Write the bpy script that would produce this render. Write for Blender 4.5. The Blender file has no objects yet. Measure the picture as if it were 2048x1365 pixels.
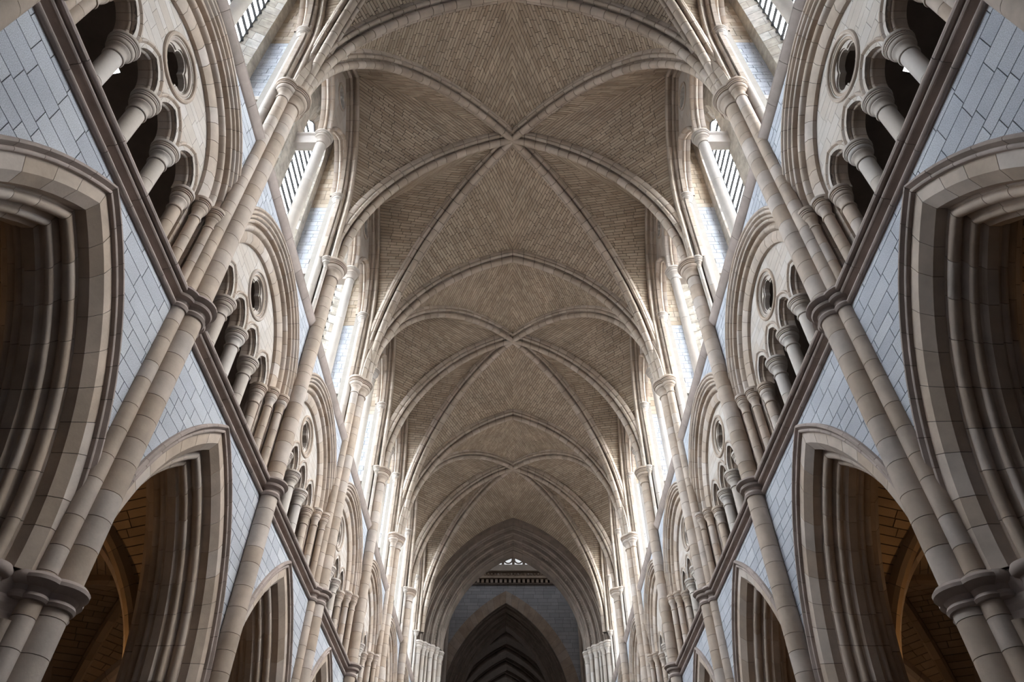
import bpy, bmesh, math, random
from mathutils import Vector, Matrix
from mathutils.geometry import tessellate_polygon
random.seed(7)
PI = math.pi
scene = bpy.context.scene
COL = scene.collection

# ------------------------------------------------------------------ camera
CAM_Z = 1.6
cam_data = bpy.data.cameras.new('camera'); cam = bpy.data.objects.new('camera', cam_data); COL.objects.link(cam)
cam_data.sensor_width = 36.0; cam_data.lens = 1405.75 / 2048 * 36.0
cam_data.clip_start = 0.05; cam_data.clip_end = 300
_p, _y, _r = math.radians(44.995), math.radians(-0.182), math.radians(0.062)
_M = Matrix(((math.cos(_y), math.sin(_y), 0), (-math.sin(_y), math.cos(_y), 0), (0, 0, 1)))
_F = _M @ Vector((0, math.cos(_p), math.sin(_p))); _U = _M @ Vector((0, -math.sin(_p), math.cos(_p))); _R = _M @ Vector((1, 0, 0))
_R2 = math.cos(_r) * _R + math.sin(_r) * _U; _U2 = -math.sin(_r) * _R + math.cos(_r) * _U
_m = Matrix((_R2, _U2, -_F)).transposed().to_4x4(); _m.translation = Vector((0.032, 0, CAM_Z))
cam.matrix_world = _m
scene.camera = cam

# ------------------------------------------------------------------ world, exposure
EXPOSURE = 2.5
SKY_K, OVERCAST = 0.2, 8.0                  # clear-sky share and cloud veil
GLASS_E, TOWER_FILL = 0.14, 0.28  # glow of the lantern panes, then of the added side fill panes
AISLE_W = 12.0
world = bpy.data.worlds.new('sky'); scene.world = world; world.use_nodes = True
wt = world.node_tree; wN, wL = wt.nodes.new, wt.links.new; bgn = wt.nodes['Background']
sky = wN('ShaderNodeTexSky'); sky.sky_type = 'NISHITA'; sky.sun_disc = False; sky.sun_elevation = math.radians(42); sky.sun_rotation = math.radians(100)
sky.dust_density = 4.0; sky.air_density = 1.0
tcw = wN('ShaderNodeTexCoord'); sep = wN('ShaderNodeSeparateXYZ'); wL(tcw.outputs['Generated'], sep.inputs[0])
cl = wN('ShaderNodeMapRange'); wL(sep.outputs['Z'], cl.inputs[0]); cl.inputs[1].default_value = 0.0; cl.inputs[2].default_value = 1.0; cl.inputs[3].default_value = OVERCAST * 0.6; cl.inputs[4].default_value = OVERCAST
gt = wN('ShaderNodeMath'); gt.operation = 'GREATER_THAN'; wL(sep.outputs['Z'], gt.inputs[0]); gt.inputs[1].default_value = 0.0
ml = wN('ShaderNodeMath'); ml.operation = 'MULTIPLY'; wL(cl.outputs[0], ml.inputs[0]); wL(gt.outputs[0], ml.inputs[1])
ad0 = wN('ShaderNodeMath'); ad0.operation = 'ADD'; wL(ml.outputs[0], ad0.inputs[0]); ad0.inputs[1].default_value = 0.9      # ground and roofs outside
vs = wN('ShaderNodeVectorMath'); vs.operation = 'SCALE'; vs.inputs[0].default_value = (0.93, 0.97, 1.03); wL(ad0.outputs[0], vs.inputs['Scale'])
vk = wN('ShaderNodeVectorMath'); vk.operation = 'SCALE'; wL(sky.outputs[0], vk.inputs[0]); vk.inputs['Scale'].default_value = SKY_K
va = wN('ShaderNodeVectorMath'); va.operation = 'ADD'; wL(vs.outputs[0], va.inputs[0]); wL(vk.outputs[0], va.inputs[1])
wL(va.outputs[0], bgn.inputs[0]); bgn.inputs[1].default_value = 1.0
scene.view_settings.view_transform = 'Standard'; scene.view_settings.look = 'None'
scene.view_settings.gamma = 1.0; scene.view_settings.use_curve_mapping = False
scene.view_settings.exposure = EXPOSURE

# ------------------------------------------------------------------ materials
def nodes(name):
    m = bpy.data.materials.new(name); m.use_nodes = True
    nt = m.node_tree; nt.nodes.clear()
    return m, nt, nt.nodes.new, nt.links.new
def stone(name, c0, c1, c2, speck=0.0, rough=0.8, nscale=3.0, bump=0.15, vary=0.18, stain=0.25):
    """c0..c2: the colours single stones take; speck: granite grain"""
    m, nt, N, L = nodes(name)
    out = N('ShaderNodeOutputMaterial'); b = N('ShaderNodeBsdfPrincipled'); L(b.outputs[0], out.inputs[0])
    b.inputs['Roughness'].default_value = rough
    oi = N('ShaderNodeObjectInfo'); ge = N('ShaderNodeNewGeometry'); tc = N('ShaderNodeTexCoord')
    ad = N('ShaderNodeMath'); ad.operation = 'ADD'; L(oi.outputs['Random'], ad.inputs[0]); L(ge.outputs['Random Per Island'], ad.inputs[1])
    fr = N('ShaderNodeMath'); fr.operation = 'FRACT'; L(ad.outputs[0], fr.inputs[0])
    rp = N('ShaderNodeValToRGB'); L(fr.outputs[0], rp.inputs[0])
    rp.color_ramp.elements[0].color = (*c0, 1); rp.color_ramp.elements[1].color = (*c2, 1)
    e = rp.color_ramp.elements.new(0.55); e.color = (*c1, 1)
    n1 = N('ShaderNodeTexNoise'); n1.inputs['Scale'].default_value = nscale; n1.inputs['Detail'].default_value = 5; n1.inputs['Roughness'].default_value = 0.6
    L(ge.outputs['Position'], n1.inputs['Vector'])
    r1 = N('ShaderNodeMapRange'); L(n1.outputs['Fac'], r1.inputs[0]); r1.inputs[1].default_value = 0.3; r1.inputs[2].default_value = 0.75
    r1.inputs[3].default_value = 1 - stain; r1.inputs[4].default_value = 1 + stain * 0.5
    mu = N('ShaderNodeMix'); mu.data_type = 'RGBA'; mu.blend_type = 'MULTIPLY'; mu.inputs[0].default_value = 1.0
    L(rp.outputs[0], mu.inputs[6]); L(r1.outputs[0], mu.inputs[7])
    col = mu.outputs[2]
    n2 = N('ShaderNodeTexNoise'); n2.inputs['Scale'].default_value = 90 if speck else 40; n2.inputs['Detail'].default_value = 3
    L(ge.outputs['Position'], n2.inputs['Vector'])
    if speck:
        r2 = N('ShaderNodeMapRange'); L(n2.outputs['Fac'], r2.inputs[0]); r2.inputs[1].default_value = 0.35; r2.inputs[2].default_value = 0.65
        r2.inputs[3].default_value = 1 - speck; r2.inputs[4].default_value = 1 + speck
        m2 = N('ShaderNodeMix'); m2.data_type = 'RGBA'; m2.blend_type = 'MULTIPLY'; m2.inputs[0].default_value = 1.0
        L(col, m2.inputs[6]); L(r2.outputs[0], m2.inputs[7]); col = m2.outputs[2]
    L(col, b.inputs['Base Color'])
    bp = N('ShaderNodeBump'); bp.inputs['Strength'].default_value = bump; bp.inputs['Distance'].default_value = 0.01
    L(n2.outputs['Fac'], bp.inputs['Height']); L(bp.outputs[0], b.inputs['Normal'])
    return m
def plain(name, c, rough=0.8, metal=0.0):
    m, nt, N, L = nodes(name)
    out = N('ShaderNodeOutputMaterial'); b = N('ShaderNodeBsdfPrincipled'); L(b.outputs[0], out.inputs[0])
    n = N('ShaderNodeTexNoise'); n.inputs['Scale'].default_value = 6; g = N('ShaderNodeNewGeometry'); L(g.outputs['Position'], n.inputs['Vector'])
    r = N('ShaderNodeMapRange'); L(n.outputs['Fac'], r.inputs[0]); r.inputs[3].default_value = 0.85; r.inputs[4].default_value = 1.15
    mx = N('ShaderNodeMix'); mx.data_type = 'RGBA'; mx.blend_type = 'MULTIPLY'; mx.inputs[0].default_value = 1.0
    mx.inputs[6].default_value = (*c, 1); L(r.outputs[0], mx.inputs[7]); L(mx.outputs[2], b.inputs['Base Color'])
    b.inputs['Roughness'].default_value = rough; b.inputs['Metallic'].default_value = metal
    return m
def glow(name, c, s):
    m, nt, N, L = nodes(name)
    out = N('ShaderNodeOutputMaterial'); e = N('ShaderNodeEmission'); L(e.outputs[0], out.inputs[0])
    e.inputs[0].default_value = (*c, 1); e.inputs[1].default_value = s
    return m
LIME = stone('limestone', (0.44, 0.345, 0.27), (0.49, 0.40, 0.33), (0.53, 0.46, 0.41), nscale=2.2)
PALE = stone('pale_limestone', (0.48, 0.415, 0.36), (0.52, 0.465, 0.415), (0.56, 0.515, 0.48), nscale=2.0, stain=0.15)
GRAN = stone('granite', (0.42, 0.44, 0.49), (0.46, 0.48, 0.53), (0.52, 0.54, 0.58), speck=0.22, nscale=1.5, stain=0.12)
WEB = stone('vault_stone', (0.37, 0.285, 0.21), (0.44, 0.35, 0.265), (0.50, 0.405, 0.31), nscale=1.2, stain=0.2)
RIB = stone('rib_stone', (0.41, 0.33, 0.265), (0.46, 0.38, 0.31), (0.52, 0.44, 0.375), nscale=2.0)
STRG = stone('string_stone', (0.33, 0.27, 0.24), (0.37, 0.30, 0.27), (0.42, 0.345, 0.31), nscale=3.0)
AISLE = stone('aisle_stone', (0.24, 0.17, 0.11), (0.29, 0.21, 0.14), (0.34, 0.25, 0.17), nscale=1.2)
RUBBLE = stone('reveal_stone', (0.36, 0.31, 0.25), (0.44, 0.39, 0.33), (0.55, 0.52, 0.48), nscale=5.0, stain=0.4)
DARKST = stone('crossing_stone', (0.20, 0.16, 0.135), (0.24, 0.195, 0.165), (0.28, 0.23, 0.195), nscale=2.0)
TAN = stone('tan_stone', (0.36, 0.28, 0.20), (0.42, 0.335, 0.25), (0.48, 0.40, 0.32), nscale=2.0)
MORT = plain('mortar', (0.075, 0.062, 0.052))
MORTP = plain('pale_mortar', (0.30, 0.27, 0.24))
FLOOR = plain('floor_stone', (0.12, 0.10, 0.085))
IRON = plain('glazing_iron', (0.02, 0.022, 0.026), 0.6)
def leaded(name, c):
    m, nt, N, L = nodes(name)
    out = N('ShaderNodeOutputMaterial'); t = N('ShaderNodeBsdfTransparent'); g = N('ShaderNodeBsdfGlossy'); mx = N('ShaderNodeMixShader')
    t.inputs[0].default_value = (*c, 1); g.inputs['Roughness'].default_value = 0.15; mx.inputs[0].default_value = 0.06
    L(t.outputs[0], mx.inputs[1]); L(g.outputs[0], mx.inputs[2]); L(mx.outputs[0], out.inputs[0])
    return m
GLASS = leaded('window_glass', (0.88, 0.90, 0.90))
GLSE = glow('glass_lantern', (0.95, 0.97, 1.0), GLASS_E)
FILLM = glow('tower_fill_glow', (0.95, 0.97, 1.0), TOWER_FILL)  # fill light for the unseen tower side panes
LAMPM = glow('lamp_glow', (1.0, 0.55, 0.2), 30.0)
FLOODM = glow('flood_glow', (0.95, 0.97, 1.0), 3.0)
METAL = plain('lamp_metal', (0.25, 0.25, 0.26), 0.4, 0.6)

# ------------------------------------------------------------------ object helpers
def mesh(name, vf, mat, smooth=False):
    v, f = vf
    me = bpy.data.meshes.new(name); me.from_pydata([tuple(p) for p in v], [], f)
    me.materials.append(mat)
    if smooth and len(me.polygons):
        me.polygons.foreach_set('use_smooth', [True] * len(me.polygons))
        me.set_sharp_from_angle(angle=math.radians(38))
    me.update()
    return me
def link(name, me, parent=None, label=None, cat=None, group=None, kind=None):
    o = bpy.data.objects.new(name, me); COL.objects.link(o)
    if parent is not None: o.parent = parent
    if label: o['label'] = label
    if cat: o['category'] = cat
    if group: o['group'] = group
    if kind: o['kind'] = kind
    return o
def empty(name, label=None, cat=None, loc=(0, 0, 0), scale=(1, 1, 1), group=None, kind=None):
    o = link(name, None, None, label, cat, group, kind)
    o.location = loc; o.scale = scale; o.empty_display_size = 0.2
    return o
def portal(loc, rz, w, h):
    """guides daylight sampling through one window opening; gives off no light itself"""
    d = bpy.data.lights.new('window_portal', 'AREA'); d.shape = 'RECTANGLE'; d.size = w; d.size_y = h; d.cycles.is_portal = True
    o = bpy.data.objects.new('window_portal', d); COL.objects.link(o); o.location = loc; o.rotation_euler = (PI / 2, 0, rz)
    return o
def join(parts):
    V, F = [], []
    for v, f in parts:
        n = len(V); V += list(v); F += [tuple(i + n for i in q) for q in f]
    return V, F
class Elem:
    """one built element: a core mesh and the pieces it is made of; meshes are shared by every copy"""
    def __init__(s, name, core, pieces, mat, cmat=None, smooth=True, pname='voussoir', stuff=None):
        s.name = name; s.pname = pname; s.stuff = stuff or pname + 's'
        s.core = mesh(name, core, cmat or MORT, smooth) if core else None
        s.raw = pieces; s.mat = mat; s.smooth = smooth; s.pm = None; s.jm = None
    def put(s, parent, near, name=None, label=None):
        c = link(name or s.name, s.core, parent, label)
        if near:
            if s.pm is None: s.pm = [mesh(s.pname, p, s.mat, s.smooth) for p in s.raw]
            for me in s.pm: link(s.pname, me, c)
        else:
            if s.jm is None: s.jm = mesh(s.stuff, join(s.raw), s.mat, s.smooth)
            link(s.stuff, s.jm, c, kind='stuff')
        return c

# ------------------------------------------------------------------ geometry helpers
def shrink(prof, e):
    n = len(prof); A = sum(prof[i][0] * prof[(i + 1) % n][1] - prof[(i + 1) % n][0] * prof[i][1] for i in range(n))
    sg = 1 if A > 0 else -1; out = []
    for i in range(n):
        p, q, r = prof[i - 1], prof[i], prof[(i + 1) % n]
        d1 = (q[0] - p[0], q[1] - p[1]); d2 = (r[0] - q[0], r[1] - q[1])
        l1 = math.hypot(*d1) or 1; l2 = math.hypot(*d2) or 1
        nx = -(d1[1] / l1 + d2[1] / l2); ny = d1[0] / l1 + d2[0] / l2
        l = math.hypot(nx, ny) or 1
        out.append((q[0] + sg * nx / l * e, q[1] + sg * ny / l * e))
    return out
def loft(rings):
    n = len(rings[0]); V = [p for r in rings for p in r]; F = []
    for k in range(len(rings) - 1):
        for i in range(n):
            j = (i + 1) % n
            F.append((k * n + i, k * n + j, (k + 1) * n + j, (k + 1) * n + i))
    F.append(tuple(range(n - 1, -1, -1))); F.append(tuple((len(rings) - 1) * n + i for i in range(n)))
    return V, F
Z = Vector((0, 0, 1))
class Arch:
    """half of a two-centred arch: springs at O + h*(rho-a), z = zs, and meets its mirror half over O"""
    def __init__(s, a, zs, O=(0, 0), h=(0, 1), b=(1, 0)):
        s.a, s.zs = a, zs; s.O = Vector((*O, 0)); s.h = Vector((*h, 0)); s.b = Vector((*b, 0))
    def pt(s, rho, b, t):
        ph = t * math.acos(max(-1, min(1, s.a / rho)))
        return s.O + s.h * (rho * math.cos(ph) - s.a) + Z * (s.zs + rho * math.sin(ph)) + s.b * b
    def ring(s, prof, t): return [s.pt(r, b, t) for r, b in prof]
    def seg(s, prof, t0, t1, k): return loft([s.ring(prof, t0 + (t1 - t0) * i / k) for i in range(k + 1)])
    def mir(s): m = Arch(s.a, s.zs); m.O, m.h, m.b = s.O, -s.h, s.b; return m
    def length(s, rho): return rho * math.acos(s.a / rho)
def arch_elem(name, prof, archs, unit, mat, gap=0.008, steps=2, cmat=None, t0=0.0, pname='voussoir', jitter=0.12, extra=None, eps=0.012):
    core, pcs = [], []
    R = sum(p[0] for p in prof) / len(prof); sp = shrink(prof, eps)
    for A in archs:
        L = A.length(R); n = max(2, round(L * (1 - t0) / unit)); d = gap / L / 2
        core.append(A.seg(sp, t0, 1, n * 2))
        cuts = [t0 + (1 - t0) * (i + (random.uniform(-jitter, jitter) if 0 < i < n else 0)) / n for i in range(n + 1)]
        for i in range(n): pcs.append(A.seg(prof, cuts[i] + d, cuts[i + 1] - d, steps))
    if extra:
        for c, p in extra: core.append(c); pcs += p
    return Elem(name, join(core), pcs, mat, cmat, True, pname)
def prism(plan, z0, z1): return loft([[Vector((u, y, z0)) for u, y in plan], [Vector((u, y, z1)) for u, y in plan]])
def stilt(prof, a, sgn, z0, z1, unit, gap=0.008, O=0.0):
    """vertical run of an arch moulding below its springing"""
    n = max(1, round((z1 - z0) / unit)); pcs = []
    P = lambda pr: [(b, O + sgn * (r - a)) for r, b in pr]
    for i in range(n): pcs.append(prism(P(prof), z0 + (z1 - z0) * i / n + gap / 2, z0 + (z1 - z0) * (i + 1) / n - gap / 2))
    return prism(P(shrink(prof, 0.012)), z0, z1), pcs
def box(u0, u1, y0, y1, z0, z1): return prism([(u0, y0), (u1, y0), (u1, y1), (u0, y1)], z0, z1)
def lathe(prof, seg=20, cx=0.0, cy=0.0):
    rings = [[Vector((cx + r * math.cos(2 * PI * i / seg), cy + r * math.sin(2 * PI * i / seg), z)) for i in range(seg)] for r, z in prof]
    return loft(rings)
def arcp(cx, cy, r, a0, a1, n):
    return [(cx + r * math.cos(math.radians(a0 + (a1 - a0) * i / n)), cy + r * math.sin(math.radians(a0 + (a1 - a0) * i / n))) for i in range(n + 1)]
# --- flat regions cut into stones
def tris_of(outer, holes=()):
    loops = [[Vector((p[0], p[1], 0)) for p in l] for l in [outer, *holes]]
    flat = [p for l in loops for p in l]
    return [[(flat[i].x, flat[i].y) for i in t] for t in tessellate_polygon(loops)]
def clip(poly, ax, v, keep_gt):
    out = []; n = len(poly)
    for i in range(n):
        p, q = poly[i], poly[(i + 1) % n]
        dp = (p[ax] - v) if keep_gt else (v - p[ax]); dq = (q[ax] - v) if keep_gt else (v - q[ax])
        if dp >= 0: out.append(p)
        if (dp > 0 > dq) or (dp < 0 < dq):
            t = dp / (dp - dq); out.append((p[0] + (q[0] - p[0]) * t, p[1] + (q[1] - p[1]) * t))
    return out
def area(p): return abs(sum(p[i][0] * p[(i + 1) % len(p)][1] - p[(i + 1) % len(p)][0] * p[i][1] for i in range(len(p)))) / 2
def slab(polys, d0, d1, mp):
    """polygons in the plane -> solid between depths d0 (face) and d1"""
    key, P2, F, E = {}, [], [], {}
    for p in polys:
        ids = []
        for q in p:
            k = (round(q[0], 4), round(q[1], 4))
            if k not in key: key[k] = len(P2); P2.append(k)
            if not ids or ids[-1] != key[k]: ids.append(key[k])
        if len(ids) > 1 and ids[0] == ids[-1]: ids.pop()
        if len(set(ids)) < 3: continue
        sg = sum(P2[ids[i]][0] * P2[ids[(i + 1) % len(ids)]][1] - P2[ids[(i + 1) % len(ids)]][0] * P2[ids[i]][1] for i in range(len(ids)))
        if sg < 0: ids.reverse()
        F.append(tuple(ids))
        for i in range(len(ids)): E[(ids[i], ids[(i + 1) % len(ids)])] = 1
    n = len(P2); V = [mp(a, b, d0) for a, b in P2] + [mp(a, b, d1) for a, b in P2]
    S = [(j, i, i + n, j + n) for (i, j) in E if (j, i) not in E]
    return V, F + [tuple(i + n for i in reversed(f)) for f in F] + S
def cut(tri, rows, length, gap, d0, d1, mp, minarea=0.002, rnd=None, jit=0.3, cols=None):
    """stones of a region: rows = list of course heights, length = mean stone length"""
    rnd = rnd or random; g = gap / 2; out = []
    x0 = min(p[0] for t in tri for p in t); x1 = max(p[0] for t in tri for p in t)
    for k in range(len(rows) - 1):
        zb, zt = rows[k] + g, rows[k + 1] - g
        band = []
        for t in tri:
            if max(p[1] for p in t) <= zb or min(p[1] for p in t) >= zt: continue
            q = clip(clip(t, 1, zb, True), 1, zt, False)
            if len(q) > 2: band.append(q)
        if not band: continue
        if cols: js = cols
        else:
            js = [x0 - rnd.uniform(0, length)]
            while js[-1] < x1: js.append(js[-1] + length * rnd.uniform(1 - jit, 1 + jit))
        for i in range(len(js) - 1):
            a, b = js[i] + g, js[i + 1] - g; st = []
            for q in band:
                if max(p[0] for p in q) <= a or min(p[0] for p in q) >= b: continue
                r = clip(clip(q, 0, a, True), 0, b, False)
                if len(r) > 2 and area(r) > 1e-6: st.append(r)
            if st and sum(area(r) for r in st) > minarea: out.append(slab(st, d0, d1, mp))
    return out
def rows(z0, z1, h, jit=0.2):
    n = max(1, round((z1 - z0) / h)); r = [z0 + (z1 - z0) * (i + (random.uniform(-jit, jit) if 0 < i < n else 0)) / n for i in range(n + 1)]
    return r
WALLMP = lambda y, z, d: Vector((d, y, z))
def arcpts(a, R, zs, n, c=0.0):
    """outline of a pointed arch from its right foot over the apex to its left foot"""
    ph = math.acos(a / R); pr = [(c + R * math.cos(ph * i / n) - a, zs + R * math.sin(ph * i / n)) for i in range(n + 1)]
    return pr + [(2 * c - p[0], p[1]) for p in reversed(pr[:-1])]

# ------------------------------------------------------------------ the plan
S = 4.462; HB = S / 2
Y0 = 6.708                                   # pier 0
def py(i): return Y0 + S * i
BAYS = list(range(0, 7))                     # bay b lies between piers b-1 and b
ORD = ['very first', 'nearest', 'second', 'third', 'fourth', 'fifth', 'sixth', 'seventh']
def bw(b): return ORD[b + 1]
SW = {-1: 'left', 1: 'right'}
def near(b, size):
    """would a piece of this size show at 10 pixels or more?"""
    if b < 0: return False
    d = math.sqrt(4.6 ** 2 + (py(b) - HB) ** 2 + 64)
    return size * 1405 / d * 0.62 >= 9.0
def place(name, label, cat, b, sd, group=None, kind=None, fl=1):
    return empty(name, label, cat, (0, py(b) - HB, 0), (sd, fl, 1), group, kind)
UW = 4.60                                    # wall face
ZS1, ZS1T = 8.66, 9.02                       # string below the triforium
ZS2, ZS2T = 13.08, 13.32                     # string below the clerestory

# ------------------------------------------------------------------ moulding profiles (rho, u)
AA, AZ = 2.32, 4.80
hood_p = [(4.47, 4.64), (4.47, 4.555), (4.45, 4.53), (4.425, 4.53), (4.405, 4.56), (4.39, 4.59)] + arcp(4.362, 4.585, 0.026, 20, -140, 5)[0:] + [(4.335, 4.60), (4.335, 4.64)]
out_p = [(4.335, 4.612), (4.175, 4.612), (4.07, 4.715), (4.07, 4.86), (4.335, 4.86)]
in_p = [(4.20, 4.84), (4.055, 4.84)] + arcp(3.99, 4.895, 0.062, 320, 110, 8) + [(3.985, 4.975), (3.94, 4.99)] + arcp(3.875, 5.04, 0.046, 310, 120, 6) + \
       [(3.845, 5.11), (3.80, 5.14), (3.80, 5.26), (3.845, 5.29)] + arcp(3.875, 5.36, 0.046, 240, 50, 6) + [(3.94, 5.41), (3.985, 5.425)] + arcp(3.99, 5.505, 0.062, 250, 40, 8) + [(4.055, 5.56), (4.20, 5.56)]
back_p = [(r, 10.4 - u) for r, u in out_p][::-1]
A1 = Arch(AA, AZ); AR1 = [A1, A1.mir()]
E_hood = arch_elem('hood_mould', hood_p, AR1, 0.42, STRG)
E_out = arch_elem('outer_order', out_p, AR1, 0.40, LIME)
E_in = arch_elem('inner_order', in_p, AR1, 0.44, LIME)
E_back = arch_elem('aisle_order', back_p, AR1, 0.45, LIME)
# --- spandrel over the arcade
def arcade_region(R, z1):
    arc = arcpts(AA, R, AZ, 14)
    return tris_of([(HB, AZ), (HB, z1), (-HB, z1), (-HB, AZ)] + arc[::-1])
rr = random.Random(3)
sp_rows = [AZ]
while sp_rows[-1] < ZS1: sp_rows.append(sp_rows[-1] + rr.choice((0.155, 0.17, 0.185, 0.205, 0.225)))
sp_rows[-1] = ZS1 + 0.06
def spandrel_set(seed):
    r = random.Random(seed)
    return Elem('arcade_spandrel', slab(arcade_region(4.40, ZS1 + 0.05), UW + 0.012, 4.95, WALLMP), cut(arcade_region(4.42, ZS1 + 0.05), sp_rows, 0.46, 0.011, UW, UW + 0.05, WALLMP, rnd=r), GRAN, MORT, False, 'ashlar_stone')
E_span = [spandrel_set(11), spandrel_set(12)]
# --- strings
def string_prof(z0, z1, pr, two):
    if two:
        return [(4.64, z0), (4.60, z0)] + arcp(4.575, z0 + 0.045, 0.038, -60, -250, 5) + [(4.60, z0 + 0.10), (4.60, z0 + 0.14), (4.565, z0 + 0.165), (4.525, z0 + 0.17)] + arcp(4.52, z0 + 0.20, 0.028, -80, -200, 3) + \
               [(4.505, z0 + 0.235)] + arcp(4.475, z0 + 0.275, 0.042, -60, -250, 5) + [(4.49, z0 + 0.325), (4.60, z1), (4.64, z1)]
    return [(4.64, z0), (4.60, z0), (4.56, z0 + 0.03), (4.50, z0 + 0.12), (4.49, z0 + 0.15)] + arcp(4.50, z0 + 0.18, 0.025, -120, -250, 3) + [(4.60, z1), (4.64, z1)]
def string_elem(name, prof, unit, mat):
    sp = shrink(prof, 0.01); bar = lambda P, a, b: loft([[Vector((u, a, z)) for u, z in P], [Vector((u, b, z)) for u, z in P]])
    n = round(S / unit); e = [-HB + S * (i + (random.uniform(-.15, .15) if 0 < i < n else 0)) / n for i in range(n + 1)]
    return Elem(name, bar(sp, -HB, HB), [bar(prof, e[i] + 0.004, e[i + 1] - 0.004) for i in range(n)], mat, MORT, True, 'moulding_block')
E_str1 = string_elem('triforium_string', string_prof(ZS1, ZS1T, 0.18, True), 0.85, STRG)
E_str2 = string_elem('clerestory_string', string_prof(ZS2, ZS2T, 0.12, False), 0.85, STRG)

# ------------------------------------------------------------------ triforium bay
TZ = 10.85
A2 = Arch(0.0, TZ); AR2 = [A2, A2.mir()]
tri_a = [(2.22, 4.66), (2.22, 4.575), (2.20, 4.555), (2.175, 4.56), (2.155, 4.595)] + arcp(2.115, 4.60, 0.034, 30, -160, 5) + [(2.075, 4.635)] + arcp(2.04, 4.635, 0.032, 30, -160, 5) + [(2.005, 4.665)] + arcp(1.965, 4.675, 0.036, 30, -180, 5) + [(1.93, 4.71), (1.93, 4.76), (2.22, 4.76)]
tri_b = [(1.95, 4.73), (1.90, 4.735)] + arcp(1.845, 4.745, 0.05, 120, 260, 6)[::1] + [(1.80, 4.80), (1.80, 4.86), (1.95, 4.86)]
tri_b = [(1.95, 4.74), (1.895, 4.74)] + arcp(1.845, 4.75, 0.05, 0, -180, 6)[0:] + [(1.775, 4.79), (1.775, 4.88), (1.95, 4.88)]
tri_c = [(1.79, 4.785), (1.645, 4.785), (1.575, 4.83), (1.575, 5.10), (1.79, 5.10)]
E_ta = arch_elem('rolled_outer_order', tri_a, AR2, 0.36, LIME)
E_tb = arch_elem('roll_order', tri_b, AR2, 0.30, LIME)
E_tc = arch_elem('flat_inner_order', tri_c, AR2, 0.30, LIME)
def semi(R, n=28): return [(R * math.cos(PI * i / n), TZ + R * math.sin(PI * i / n)) for i in range(n + 1)]
def trispan_region(R):
    return tris_of([(HB, TZ), (HB, ZS2 + 0.04), (-HB, ZS2 + 0.04), (-HB, TZ)] + semi(R)[::-1])
E_tspan = Elem('triforium_spandrel', slab(trispan_region(2.14), UW + 0.012, 4.95, WALLMP), cut(trispan_region(2.16), rows(TZ, ZS2 + 0.04, 0.17), 0.42, 0.011, UW, UW + 0.05, WALLMP), GRAN, MORT, False, 'ashlar_stone')
LC = (-1.14, -0.38, 0.38, 1.14)              # lancet centres
la, lR, lz = 0.159, 0.449, 10.80
def lobes(cz, cy, d, r, n=8, turn=0.0):
    out = []; half = math.acos(max(-1, min(1, -d / (r * math.sqrt(2))))) if False else None
    # union outline of four circles of radius r centred d away on the axes
    x = (d + math.sqrt(max(0, 2 * r * r - d * d))) / 2
    a = math.atan2(x, x - d)
    for k in range(4):
        b = turn + k * PI / 2
        for i in range(n):
            t = -a + 2 * a * i / n
            px, pz = d + r * math.cos(t), r * math.sin(t)
            out.append((cy + px * math.cos(b) - pz * math.sin(b), cz + px * math.sin(b) + pz * math.cos(b)))
    return out
QZ = 11.79
def tymp_region(R):
    o = []
    for c in LC:
        o += [(c - 0.29, lz - 0.05)] + [(2 * c - p[0], p[1]) for p in arcpts(la, lR, lz, 6, c)] + [(c + 0.29, lz - 0.05)]
    o = [(-R, lz - 0.05)] + o + [(R, lz - 0.05)] + semi(R)
    hole = [(0.42 * math.cos(2 * PI * i / 28), QZ + 0.42 * math.sin(2 * PI * i / 28)) for i in range(28)]
    return tris_of(o, [hole])
E_tymp = Elem('tympanum', slab(tymp_region(1.60), 4.90, 5.10, WALLMP), cut(tymp_region(1.60), rows(lz - 0.06, TZ + 1.62, 0.155), 0.42, 0.005, 4.892, 4.93, WALLMP), PALE, MORTP, False, 'tympanum_stone')
lan_p = [(lR + 0.125, 4.92), (lR + 0.125, 4.885), (lR + 0.11, 4.862), (lR + 0.085, 4.862), (lR + 0.065, 4.885), (lR + 0.05, 4.91), (lR + 0.0, 4.915), (lR - 0.005, 4.955)] + arcp(lR - 0.01, 4.99, 0.028, -60, -220, 5) + [(lR - 0.03, 5.03), (lR - 0.045, 5.06), (lR - 0.045, 5.15), (lR + 0.125, 5.15)]
E_lan = []
for c in LC:
    A = Arch(la, lz, (0, c), (0, 1)); ex = [stilt(lan_p, la, s, lz - 0.05, lz, 0.1, 0.0, c) for s in (-1, 1)]
    E_lan.append(arch_elem('lancet_arch', lan_p, [A, A.mir()], 0.15, LIME, gap=0.005, steps=2, extra=ex))
def torus(R, r, u, cz, n=32, m=8, cy=0.0):
    V = []; F = []
    for i in range(n):
        t = 2 * PI * i / n
        for j in range(m):
            s = 2 * PI * j / m; q = R + r * math.cos(s)
            V.append(Vector((u + r * math.sin(s), cy + q * math.cos(t), cz + q * math.sin(t))))
    for i in range(n):
        for j in range(m): F.append((i * m + j, ((i + 1) % n) * m + j, ((i + 1) % n) * m + (j + 1) % m, i * m + (j + 1) % m))
    return V, F
M_ring = mesh('ring_moulding', torus(0.475, 0.036, 4.885, QZ), LIME, True)
M_ring2 = mesh('inner_ring_moulding', torus(0.40, 0.03, 4.925, QZ), LIME, True)
circ = [(0.43 * math.cos(2 * PI * i / 28), QZ + 0.43 * math.sin(2 * PI * i / 28)) for i in range(28)]
M_foil = mesh('foil_plate', slab(tris_of(circ, [lobes(QZ, 0, 0.18, 0.168)]), 4.965, 5.06, WALLMP), PALE)
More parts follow.
